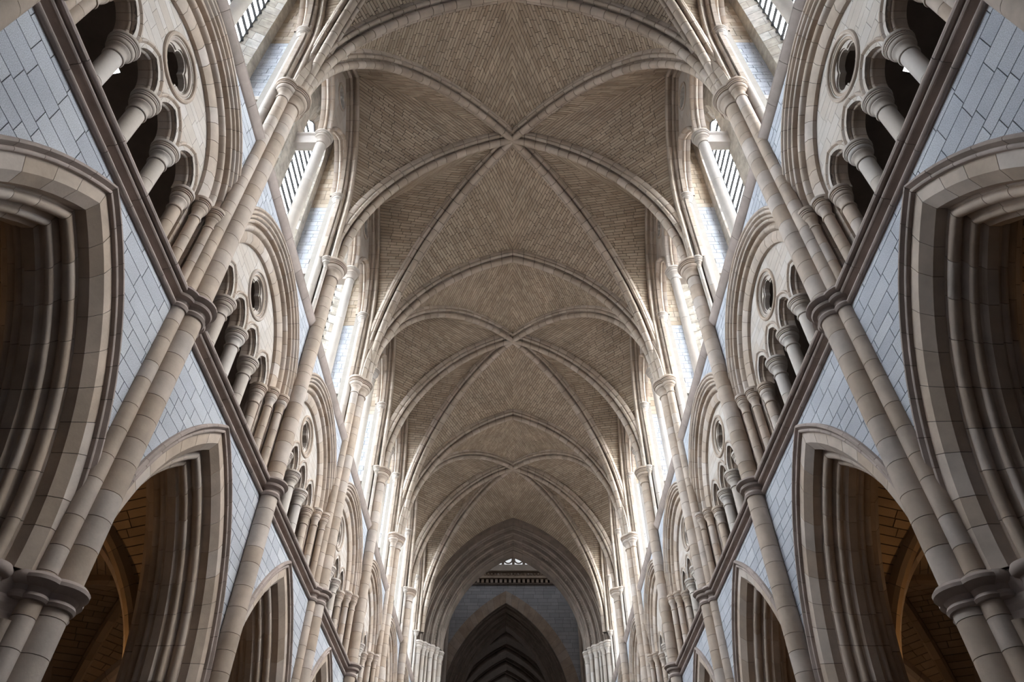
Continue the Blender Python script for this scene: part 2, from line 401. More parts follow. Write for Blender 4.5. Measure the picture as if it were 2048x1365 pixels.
M_foil2 = mesh('foil_rim', slab(tris_of(circ, [lobes(QZ, 0, 0.18, 0.19)]), 4.94, 4.97, WALLMP), PALE)
def cap_prof(r, R, z0, z1):
    """moulded capital: necking ring, bell, stacked abacus rolls"""
    h = z1 - z0; L = lambda f: r + (R - r) * f
    return [(r * 0.98, z0), (r * 1.14, z0 + .01 * h), (r * 1.19, z0 + .045 * h), (r * 1.12, z0 + .08 * h), (r * 1.03, z0 + .09 * h), (r * 1.03, z0 + .26 * h), (L(.14), z0 + .36 * h), (L(.36), z0 + .41 * h), (L(.40), z0 + .44 * h), (L(.36), z0 + .47 * h),
            (L(.52), z0 + .49 * h), (L(.66), z0 + .56 * h), (L(.67), z0 + .63 * h), (L(.55), z0 + .645 * h), (L(.58), z0 + .67 * h), (L(.78), z0 + .68 * h), (L(.80), z0 + .715 * h), (L(.64), z0 + .73 * h), (L(.66), z0 + .75 * h), (L(.86), z0 + .76 * h), (L(.87), z0 + .79 * h), (L(.60), z0 + .81 * h), (L(.62), z0 + .84 * h),
            (L(.93), z0 + .86 * h), (L(1.0), z0 + .90 * h), (L(1.0), z0 + .94 * h), (L(.94), z0 + .985 * h), (L(.80), z1)]
def base_prof(r, z0, z1):
    h = z1 - z0
    return [(r * 1.7, z0), (r * 1.7, z0 + .3 * h), (r * 1.55, z0 + .45 * h), (r * 1.2, z0 + .6 * h), (r * 1.35, z0 + .75 * h), (r * 1.3, z0 + .9 * h), (r, z1)]
def shaft_elem(name, r, z0, z1, unit, cx, cy, mat, seg=16, gap=0.008, mid=None):
    n = max(1, round((z1 - z0) / unit)); e = [z0 + (z1 - z0) * (i + (random.uniform(-.22, .22) if 0 < i < n else 0)) / n for i in range(n + 1)]
    return Elem(name, lathe([(r - 0.012, z0), (r - 0.012, z1)], seg, cx, cy), [lathe([(r, e[i] + gap / 2), (r, e[i + 1] - gap / 2)], seg, cx, cy) for i in range(n)], mat, MORT, True, 'drum')
def column(r, R, z0, z1, cx, cy, unit, mat, hc=0.46, hb=0.16, seg=20):
    return (shaft_elem('shaft', r, z0 + hb, z1 - hc, unit, cx, cy, mat, seg), mesh('capital', lathe(cap_prof(r, R, z1 - hc, z1), max(24, seg), cx, cy), mat if mat is not GRAN else LIME, True),
            mesh('base', lathe(base_prof(r, z0, z0 + hb), seg, cx, cy), mat, True))
T_COLS = [column(0.115, 0.205, ZS1T - 0.02, lz - 0.05, 5.0, y, 0.55, PALE, 0.40) for y in (-0.76, 0, 0.76)]
T_RESP = []
for s in (-1, 1):
    T_RESP.append((s, 0, column(0.10, 0.17, ZS1T - 0.02, lz - 0.05, 4.98, s * 1.48, 0.45, LIME, 0.46)))
    T_RESP.append((s, 1, column(0.08, 0.145, ZS1T - 0.02, TZ + 0.005, 4.79, s * 1.72, 0.45, LIME, 0.46)))
    T_RESP.append((s, 2, column(0.08, 0.145, ZS1T - 0.02, TZ + 0.005, 4.645, s * 1.925, 0.45, LIME, 0.46)))
def jamb_plan(s, e=0.0):
    P = [(4.625 + e, 2.231), (4.625 + e, 2.09), (4.74 + e, 2.09 + e), (4.74 + e, 1.87 + e), (4.90 + e, 1.87 + e), (4.90 + e, 1.60 + e), (5.20, 1.60 + e), (5.20, 2.231)]
    return [(u, y * s) for u, y in P]
E_jamb = {}
for s in (-1, 1):
    e = rows(ZS1T - 0.02, TZ - 0.02, 0.32)
    E_jamb[s] = Elem('jamb', prism(jamb_plan(s, 0.01), ZS1T - 0.02, TZ), [prism(jamb_plan(s), e[i] + .004, e[i + 1] - .004) for i in range(len(e) - 1)], LIME, MORT, False, 'jamb_stone')

M_imp = [mesh('impost', join([prism([(u, s * y) for u, y in P], TZ - 0.13, TZ + 0.004) for P in ([(4.79, 1.58), (5.10, 1.58), (5.10, 1.80), (4.79, 1.80)], [(4.735, 1.78), (4.9, 1.78), (4.9, 1.96), (4.735, 1.96)], [(4.60, 1.94), (4.78, 1.94), (4.78, 2.22), (4.60, 2.22)])]), LIME) for s in (-1, 1)]
# ------------------------------------------------------------------ clerestory bay (main pier at -HB, lesser pier at +HB)
CE = 0.15; CZ0 = 13.30; CSP = 18.15
ca, cR, chw = 0.946, 1.816, 0.87
LCC = (CE - 0.9375, CE + 0.9375)
wa, wR, wz = 2.68, 4.73, 17.5                # wall arch
def screen_region():
    o = [(-2.05, CZ0)]
    for k, c in enumerate(LCC):
        zb0 = CZ0 if k == 0 else CSP; zb1 = CSP if k == 0 else CZ0
        o += [(c - chw, zb0)] + ([(c - chw, CSP)] if k == 0 else []) + [(2 * c - p[0], p[1]) for p in arcpts(ca, cR, CSP + 0.001, 8, c)] + ([(c + chw, zb1)] if k == 1 else [])
    o += [(2.05, CZ0)] + arcpts(wa, wR, wz, 12)
    eye = lobes(20.38, CE, 0.17, 0.155)
    return tris_of(o, [eye])
E_screen = Elem('screen_wall', slab(screen_region(), 4.79, 5.02, WALLMP), cut(screen_region(), rows(CZ0, 21.5, 0.30), 0.55, 0.006, 4.78, 4.82, WALLMP), PALE, MORTP, False, 'screen_stone')
cl_p = [(cR + 0.10, 4.80), (cR + 0.10, 4.74)] + arcp(cR + 0.05, 4.745, 0.045, 0, -180, 5) + [(cR + 0.0, 4.79), (cR - 0.01, 4.83)] + arcp(cR - 0.01, 4.865, 0.042, 90 + 160, 60, 5)[::-1][::-1] + [(cR - 0.01, 4.92), (cR - 0.03, 4.95), (cR - 0.03, 5.04), (cR + 0.10, 5.04)]
E_cl = []
for c in LCC:
    A = Arch(ca, CSP, (0, c)); E_cl.append(arch_elem('lancet_rolls', cl_p, [A, A.mir()], 0.34, LIME))
wr_p = [(wR + 0.10, 4.43), (wR - 0.03, 4.43)] + arcp(wR - 0.06, 4.48, 0.05, -30, -190, 5) + [(wR - 0.06, 4.55), (wR - 0.03, 4.58)] + arcp(wR - 0.08, 4.66, 0.05, -40, -190, 5) + [(wR - 0.11, 4.70)] + arcp(wR - 0.145, 4.735, 0.035, 60, -120, 4) + [(wR - 0.17, 4.80), (wR + 0.10, 4.80)]
AW = Arch(wa, wz)
E_wr = arch_elem('wall_rib', wr_p, [AW, AW.mir()], 0.42, RIB, extra=[stilt(wr_p, wa, s, 15.4, wz, 0.45) for s in (-1, 1)])
M_eye = mesh('eye_rim', torus(0.36, 0.03, 4.77, 20.38, 28, 8, CE), LIME, True)
C_COL = column(0.13, 0.25, CZ0, CSP, 4.86, CE, 1.9, PALE, 0.46, 0.2, 24)
RY = (CE - 1.84, CE + 1.84)
C_RESP = [column(0.105, 0.20, CZ0, CSP, 4.79, y, 0.9, PALE, 0.42, 0.2) for y in RY]
M_lintel = mesh('lintel', loft([[Vector((u, CE + y, z)) for y, z in [(-.12, 17.66), (.12, 17.66), (.12, 18.0), (.16, 18.04), (.16, 18.12), (-.16, 18.12), (-.16, 18.04), (-.12, 18.0)]] for u in (4.93, 5.50)]), PALE)
# cross walls: faces seen end on, in (u, z); granite with limestone quoins below, tan stone above
def crosswall(y, s):
    yf = y + s * 0.06; mp = lambda u, z, d: Vector((u, d, z)); zt = 17.75
    core = tris_of([(4.90, CZ0), (5.05, CZ0), (5.05, 14.9), (5.36, 14.9), (5.36, CZ0), (5.52, CZ0), (5.52, 21.45), (4.90, 21.45)])
    low = tris_of([(5.36, CZ0), (5.52, CZ0), (5.52, zt), (5.06, zt), (5.06, 15.0), (5.36, 15.0)])
    quo = tris_of([(4.90, CZ0), (5.03, CZ0), (5.03, 15.0), (5.06, 15.0), (5.06, zt), (4.90, zt)])
    top = tris_of([(4.90, zt), (5.52, zt), (5.52, 21.45), (4.90, 21.45)])
    r = random.Random(int(40 + s)); F = lambda t, h, l: cut(t, rows(CZ0 if t is not top else zt, 21.45 if t is top else zt, h, 0.25), l, 0.012, yf, yf + s * 0.04, mp, rnd=r)
    a = Elem('cross_wall', slab(core, yf + s * 0.012, s * HB, mp), F(low, 0.17, 0.36), GRAN, MORT, False, 'ashlar_stone')
    b = Elem('cross_wall_quoins', None, F(quo, 0.33, 0.9), PALE, None, False, 'quoin_stone')
    c = Elem('cross_wall_top', None, F(top, 0.20, 0.42), TAN, None, False, 'wall_stone')
    d = Elem('door_head', box(5.0, 5.40, min(yf - s * 0.06, yf + s * 0.3), max(yf - s * 0.06, yf + s * 0.3), 14.86, 15.0), [], PALE, PALE, False)
    return [a, b, c, d]
E_cw = crosswall(RY[0], -1) + crosswall(RY[1], 1)
def pier_front(y0, s):
    w = 0.30 if s < 0 else 0.22
    return [(4.60, s * HB), (4.60, s * (HB - w)), (4.80, y0 + s * 0.10), (4.92, y0 + s * 0.06), (4.96, s * HB)]
E_pf = []
for k, s in ((0, -1), (1, 1)):
    P = pier_front(RY[k], s); e = rows(CZ0 - 0.02, 19.5, 0.42)
    E_pf.append(Elem('pier_face', prism([(u + 0.01, y) for u, y in P], CZ0 - 0.02, 19.5), [prism(P, e[i] + .004, e[i + 1] - .004) for i in range(len(e) - 1)], PALE, MORTP, False, 'pier_stone'))
NOOK = [shaft_elem('nook_shaft', 0.05, CZ0, 15.1, 0.6, 4.60, s * 2.0, PALE, 12) for s in (-1, 1)]
NOOKC = [mesh('nook_capital', lathe(cap_prof(0.05, 0.15, 15.04, 15.42), 18, 4.60, s * 2.0), PALE, True) for s in (-1, 1)]
# outer wall with two windows in splayed reveals
WZ0, WZS = 13.75, 19.75
WC = (-1.16, 1.16); wwh = 0.47; WIC = (-1.02, 1.02); wih = 0.76
def win_outline(c, hw=wwh, g=0.0, n=7, up=0.0):
    zs = WZS; rise = 1.0 + up; a = (rise ** 2 - hw ** 2) / (2 * hw)
    return [(c + hw - g, WZ0 + g)] + [(c + hw - g, WZ0 + (zs - WZ0) * k / 16) for k in range(1, 16)] + arcpts(a, hw + a - g, zs, n, c) + [(c - hw + g, WZ0 + (zs - WZ0) * k / 16) for k in range(15, 0, -1)] + [(c - hw + g, WZ0 + g)]
E_ow = Elem('outer_wall', slab(tris_of([(HB, 13.0), (HB, 21.6), (-HB, 21.6), (-HB, 13.0)], [win_outline(c, wih, 0, 7, 0.3) for c in WIC]), 5.50, 5.56, WALLMP), [], RUBBLE, RUBBLE, False)
jb = []; jcore = []
for c, ci in zip(WC, WIC):
    A = win_outline(ci, wih, 0, 7, 0.3); B = win_outline(c)
    for i in range(len(A)):
        p, q = A[i], A[(i + 1) % len(A)]; r, t_ = B[(i + 1) % len(A)], B[i]
        f = [Vector((5.50, *p)), Vector((5.50, *q)), Vector((5.84, *r)), Vector((5.84, *t_))]
        jcore.append(([v + Vector((0.012, (v.y - c) * 0.02, 0.004)) for v in f] + [v + Vector((0.06, (v.y - c) * 0.15, 0.06)) for v in f], [(0, 1, 2, 3), (7, 6, 5, 4), (0, 4, 5, 1), (1, 5, 6, 2), (2, 6, 7, 3), (3, 7, 4, 0)]))
        m = sum(f, Vector()) / 4; w = random.choice((0.0, 0.4, 0.55, 0.7))
        for s0, s1 in ([(0, w), (w, 1)] if w else [(0, 1)]):
            e = [f[0].lerp(f[3], s0), f[1].lerp(f[2], s0), f[1].lerp(f[2], s1), f[0].lerp(f[3], s1)]
            mm = sum(e, Vector()) / 4; e = [v.lerp(mm, 0.03) for v in e]
            jb.append((e + [v + Vector((0.02, (v.y - c) * 0.04, 0.01)) for v in e], [(0, 1, 2, 3), (7, 6, 5, 4), (0, 4, 5, 1), (1, 5, 6, 2), (2, 6, 7, 3), (3, 7, 4, 0)]))
E_jb = Elem('window_reveals', join(jcore), jb, RUBBLE, MORT, False, 'reveal_stone')
WIN = []
for c in WC:
    tri = tris_of(win_outline(c, wwh, 0.01))
    rw = rows(WZ0, WZ0 + 0.385 * 17, 0.385, 0)
    panes = cut(tri, rw, 1, 0.014, 5.82, 5.832, WALLMP, cols=[c - wwh, c - wwh + 0.12, c + wwh - 0.12, c + wwh], minarea=0.0006)
    bars = [box(5.76, 5.81, c - wwh + .005, c + wwh - .005, z - .027, z + .027) for z in rw[1:] if z < WZS + 0.3]
    WIN.append((panes, bars))
WIN_M = [([mesh('pane', p, GLASS) for p in w[0]], mesh('panes', join(w[0]), GLASS)) for w in WIN]
M_lead = [mesh('lead_frame', slab([q for q in tris_of(win_outline(c, wwh, 0.0), [win_outline(c, wwh, 0.025)])], 5.815, 5.837, WALLMP), IRON) for c in WC]
BARM = [[mesh('glazing_bar', b, IRON) for b in w[1]] for w in WIN]; BARJ = [mesh('glazing_bars', join(w[1]), IRON) for w in WIN]
M_sill = [mesh('window_sill', box(5.46, 5.88, c - wih - 0.02, c + wih + 0.02, WZ0 - 0.12, WZ0 + 0.003), PALE) for c in WIC]

# ------------------------------------------------------------------ vault
VZ = 15.40
rib_half = arcp(0.088, 0.0, 0.088, 180, 25, 7)    # (rho, b): round nose, then hollow and side roll
rib_half = [(r, -b if b < 0 else b) for r, b in rib_half]
rib_half += [(0.19, 0.045), (0.235, 0.055), (0.24, 0.085), (0.215, 0.098)] + arcp(0.205, 0.14, 0.048, 240, 50, 6) + [(0.26, 0.165), (0.265, 0.19), (0.29, 0.205), (0.40, 0.205)]
def rib_prof(R, k=1.0):
    h = [(R + r * k, b * k) for r, b in rib_half]
    return h + [(r, -b) for r, b in reversed(h[1:])]
VH = 0.32                                    # web stands this far above the rib's nose
class Curve:
    def __init__(s, pts):
        s.p = pts; s.l = [0.0]
        for i in range(1, len(pts)): s.l.append(s.l[-1] + (pts[i] - pts[i - 1]).length)
        s.L = s.l[-1]
    def at(s, x):
        x = max(0.0, min(s.L, x))
        for i in range(1, len(s.l)):
            if x <= s.l[i] or i == len(s.l) - 1:
                d = s.l[i] - s.l[i - 1] or 1; return s.p[i - 1].lerp(s.p[i], (x - s.l[i - 1]) / d)
def full(a, noseR, zs, O, h, n=24, ext=VH):
    A = Arch(a, zs, O, h, (0, 0)); return [A.pt(noseR + ext, 0, i / n) for i in range(n + 1)]
ta, tR = 1.933, 6.133                        # transverse rib: nose half span 4.20, apex 21.22
ia, iR = 2.32, 6.62                          # lesser transverse rib: half span 4.30, apex 21.60
dd = Vector((4.40, S, 0)).normalized(); da, dR = 0.118, 6.198   # diagonal
APEX = Vector((0, 0, 21.92))                 # web over the crown
def fixtop(pts, top):
    """ease the curve so that it ends exactly at the given crown"""
    d = top - pts[-1]; n = len(pts) - 1
    return [p + d * (i / n) ** 3 for i, p in enumerate(pts)]
cT = fixtop(full(ta, tR, VZ, (0, S), (1, 0)), Vector((0, S, 21.62)))
cI = fixtop(full(ia, iR, VZ, (0, 0), (1, 0)), APEX)
cD = fixtop(full(da, dR, VZ, (0, 0), (dd.x, dd.y)), APEX)
UWB = 4.44
def wallcurve(sgn, yc, pier_y):
    A = Arch(wa, wz, (UWB, yc), (0, sgn), (0, 0))
    return [Vector((UWB, pier_y, VZ)), Vector((UWB, yc + sgn * 2.05, 16.6)), Vector((UWB, yc + sgn * 2.05, wz))] + [A.pt(wR, 0, i / 16) for i in range(1, 17)]
wapex = Vector((UWB, S / 2, wz + math.sqrt(wR ** 2 - wa ** 2)))
cWm = wallcurve(1, S / 2, S - 0.12); cWl = wallcurve(-1, S / 2, 0.12)
def ridge(p, q, n=8, sag=0.0): return [p.lerp(q, i / n) for i in range(n + 1)]
def web(A, B, extraB, wid=0.10, ln=0.37, seed=1):
    """A: longer rib curve to the crown; B: shorter curve, then extraB (ridge) to the crown"""
    rnd = random.Random(seed); A = Curve(A); B = Curve(B); X = Curve(extraB)
    def b_at(x):
        if x <= B.L: return B.at(x)
        return X.at((x - B.L) / max(1e-6, A.L - B.L) * X.L)
    n = round(A.L / wid); stones = []; g = 0.008
    def nrm(l):
        a, b = A.at(l), b_at(l); d = (A.at(min(A.L, l + .05)) - A.at(max(0, l - .05))) + (b_at(min(A.L, l + .05)) - b_at(max(0, l - .05)))
        v = (b - a).cross(d); return v.normalized() if v.length > 1e-9 else Vector((0, 0, 1))
    sg = 1 if nrm(A.L * 0.85).z > 0 else -1
    for k in range(n):
        l0, l1 = A.L * k / n + g, A.L * (k + 1) / n - g
        a0, a1, b0, b1 = A.at(l0), A.at(l1), b_at(l0), b_at(l1)
        w = ((a0 - b0).length + (a1 - b1).length) / 2
        if w < 0.05: continue
        m = max(1, round(w / ln)); off = rnd.uniform(-.3, .3)
        cs = [0.0]
        for i in range(1, m): cs.append(min(0.97, max(0.03, (i + off + rnd.uniform(-.22, .22)) / m)))
        cs.append(1.0); cs.sort()
        for i in range(m):
            t0, t1 = cs[i] + (g / w if i else 0), cs[i + 1] - (g / w if i < m - 1 else 0)
            if t1 - t0 < 0.01: continue
            q = [a0.lerp(b0, t0), a0.lerp(b0, t1), a1.lerp(b1, t1), a1.lerp(b1, t0)]
            nn = nrm((l0 + l1) / 2) * sg
            pr = rnd.uniform(-0.004, 0.004)
            V = [p + nn * pr for p in q] + [p + nn * 0.05 for p in q]
            stones.append((V, [(0, 1, 2, 3), (7, 6, 5, 4), (0, 4, 5, 1), (1, 5, 6, 2), (2, 6, 7, 3), (3, 7, 4, 0)]))
    V, F, VB = [], [], []; rowsn = 40; cn = 4
    for k in range(rowsn + 1):
        l = A.L * min(0.999, max(0.001, k / rowsn)); a, b = A.at(A.L * k / rowsn), b_at(A.L * k / rowsn); nn = nrm(l) * sg
        for i in range(cn + 1): V.append(a.lerp(b, i / cn) + nn * 0.016); VB.append(a.lerp(b, i / cn) + nn * 0.16)
    for k in range(rowsn):
        for i in range(cn): F.append((k * 5 + i, k * 5 + i + 1, (k + 1) * 5 + i + 1, (k + 1) * 5 + i))
    # give the shell a back so that it is a solid
    nv = len(V); V += VB; F += [tuple(i + nv for i in reversed(f)) for f in F]
    for k in range(rowsn):
        F.append((k * 5, (k + 1) * 5, (k + 1) * 5 + nv, k * 5 + nv)); F.append((k * 5 + 4, k * 5 + 4 + nv, (k + 1) * 5 + 4 + nv, (k + 1) * 5 + 4))
    return (V, F), stones
WEBS = []
for nm, A, B, X, sd_ in (('vault_web', cD, cT, ridge(cT[-1], APEX), 5), ('vault_web', cD, cWm, ridge(wapex, APEX), 6), ('vault_web', cI, cWl, ridge(wapex, APEX), 7)):
    sh, st = web(A, B, X, seed=sd_)
    WEBS.append(Elem(nm, sh, st, WEB, MORT, False, 'web_stone'))
E_rT = arch_elem('rib_half', rib_prof(tR, 1.15), [Arch(ta, VZ, (0, 0), (1, 0), (0, 1))], 0.40, RIB, gap=0.016, eps=0.02)
E_rI = arch_elem('rib_half', rib_prof(iR, 1.1), [Arch(ia, VZ, (0, 0), (1, 0), (0, 1))], 0.40, RIB, gap=0.016, eps=0.02)
E_rD = arch_elem('rib_half', rib_prof(dR, 1.1), [Arch(da, VZ, (0, 0), (dd.x, dd.y), (-dd.y, dd.x))], 0.40, RIB, gap=0.016, eps=0.02)

# ------------------------------------------------------------------ vault shafts and piers
def ring_prof(r):
    z = ZS1
    return [(r - .01, z), (r + .02, z + .005), (r + .04, z + .045), (r + .02, z + .085), (r + .005, z + .10), (r + .02, z + .15), (r + .075, z + .17), (r + .085, z + .20), (r + .07, z + .23), (r + .10, z + .24), (r + .135, z + .275), (r + .12, z + .32), (r + .05, z + .36), (r - .01, z + .38)]
def lowcap_prof(r, g=1.0):
    return [(r - .01, 4.55), (r + .025 * g, 4.56), (r + .04 * g, 4.59), (r + .025 * g, 4.62), (r + .01, 4.63), (r + .03 * g, 4.68), (r + .075 * g, 4.70), (r + .105 * g, 4.735), (r + .105 * g, 4.77), (r + .07 * g, 4.81), (r - .01, 4.83)]
def vshaft(r, cx, cy, top):
    e = shaft_elem('shaft', r, 3.0, top, 0.36, cx, cy, LIME, 20)
    low = mesh('lower_shaft', lathe([(r, 0.0), (r, 2.995)], 20, cx, cy), LIME, True)
    return e, low, mesh('string_ring', lathe(ring_prof(r), 28, cx, cy), STRG, True), mesh('pier_capital', lathe(lowcap_prof(r), 28, cx, cy), STRG, True)
MAIN = [(0.165, 4.47, 0.0), (0.11, 4.57, -0.215), (0.11, 4.57, 0.215)]
LESS = [(0.165, 4.475, 0.0)]
def bead_ring(R, z, cx, cy, n, r):
    out = []
    for i in range(n):
        a = 2 * PI * i / n; p = Vector((cx + R * math.cos(a), cy + R * math.sin(a), z))
        out.append(([p + Vector(v) * r for v in ((1, 0, 0), (-1, 0, 0), (0, -1, 0), (0, 1, 0), (0, 0, 1), (0, 0, -1))], [(0, 2, 4), (2, 1, 4), (1, 3, 4), (3, 0, 4), (2, 0, 5), (1, 2, 5), (3, 1, 5), (0, 3, 5)]))
    return join(out)
M_bead = mesh('bead_ring', bead_ring(0.265, VZ - 0.195, 4.475, 0, 34, 0.02), LIME)
M_beadt = mesh('bead_ring', bead_ring(0.185, lz - 0.105, 5.0, -0.76, 36, 0.013), LIME)
V_MAIN = [vshaft(*m, 14.86) for m in MAIN]; V_LESS = [vshaft(*m, 14.86) for m in LESS]
def vcap(r, R, cx, cy): return mesh('capital', lathe(cap_prof(r, R, 14.86, VZ + 0.02), 28, cx, cy), LIME, True)
VC_MAIN = [vcap(0.165, 0.335, 4.47, 0), vcap(0.11, 0.25, 4.57, -0.215), vcap(0.11, 0.25, 4.57, 0.215)]
VC_LESS = [vcap(0.165, 0.335, 4.475, 0)]
PP = [(4.62, 0.26), (4.70, 0.33), (4.80, 0.45), (4.92, 0.58), (5.08, 0.68)]
PP = PP + [(10.4 - u, y) for u, y in reversed(PP)]; PPF = PP + [(u, -y) for u, y in reversed(PP)]
M_pcore = mesh('pier_core', prism(PPF, 0.0, 4.82), LIME)
def sc(P, k): return [(5.2 + (u - 5.2) * k, y * k) for u, y in P]
M_pcap = mesh('pier_capital', loft([[Vector((u, y, z)) for u, y in sc(PPF, k)] for k, z in ((0.99, 4.20), (1.03, 4.22), (1.03, 4.26), (1.0, 4.29), (1.01, 4.44), (1.05, 4.50), (1.05, 4.55), (1.02, 4.58), (1.06, 4.66), (1.085, 4.72), (1.085, 4.78), (1.0, 4.84))]), STRG)
PSH = [(4.665, 0.30, 0.075), (4.86, 0.52, 0.085), (5.2, 0.66, 0.17), (5.54, 0.52, 0.085), (5.735, 0.30, 0.075)]
M_psh = [mesh('pier_shaft', lathe([(r, 0.0), (r, 4.35)], 16, u, s * y), LIME, True) for u, y, r in PSH for s in (-1, 1)]
M_pshc = [mesh('shaft_capital', lathe(lowcap_prof(r, 0.7), 24, u, s * y), STRG, True) for u, y, r in PSH for s in (-1, 1)]

# ------------------------------------------------------------------ BUILD: structure
floor = link('floor', mesh('floor', box(-11, 11, -9, 60, -0.2, 0.0), FLOOR), kind='structure')
ceiling = empty('ceiling', kind='structure')
walls = {sd: empty('wall_' + SW[sd], kind='structure') for sd in (-1, 1)}
def sub(sd, b, name):
    return None
def wall_part(E, sd, b, nr, name=None):
    fl = 1
    o = E.put(walls[sd], nr, name); o.location = (0, py(b) - HB, 0); o.scale = (sd, fl, 1); return o
for sd in (-1, 1):
    for b in BAYS:
        wall_part(E_span[b % 2], sd, b, near(b, 0.19))
        wall_part(E_str1, sd, b, near(b, 0.4))
        wall_part(E_tspan, sd, b, near(b, 0.17))
        wall_part(E_str2, sd, b, near(b, 0.3))
        for E in E_jamb.values(): wall_part(E, sd, b, near(b, 0.25))
        for E in E_cw:
            if E.raw: wall_part(E, sd, b, near(b, 0.17))
            else:
                o = link(E.name, E.core, walls[sd]); o.location = (0, py(b) - HB, 0); o.scale = (sd, 1, 1)
        for E in E_pf: wall_part(E, sd, b, near(b, 0.35))
        wall_part(E_ow, sd, b, False) if E_ow.raw else None
        if not E_ow.raw:
            o = link('outer_wall', E_ow.core, walls[sd]); o.location = (0, py(b) - HB, 0); o.scale = (sd, 1, 1)
        wall_part(E_jb, sd, b, near(b, 0.2))
# rest of the shell on both sides
def shell(name, vf, mat, sd, par=None):
    o = link(name, mesh(name, vf, mat), par or walls[sd]); o.scale = (sd, 1, 1); return o
YA, YB = py(-1), py(6)
for sd in (-1, 1):
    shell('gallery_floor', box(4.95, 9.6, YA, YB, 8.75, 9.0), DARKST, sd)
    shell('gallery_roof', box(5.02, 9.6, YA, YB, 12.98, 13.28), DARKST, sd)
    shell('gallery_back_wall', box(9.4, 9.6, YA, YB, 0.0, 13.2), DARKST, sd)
    shell('aisle_wall_face', box(5.70, 5.76, YA, YB, 8.45, 9.0), LIME, sd)
    shell('passage_roof', box(4.66, 6.0, YA, YB, 21.45, 21.7), WEB, sd)
    shell('west_return', box(4.6, 9.6, py(-2) - 4.9, YA, 0.0, 22.6), GRAN, sd)
    shell('vault_haunch', box(4.60, 4.9, YA, YB, 21.6, 22.2), WEB, sd)

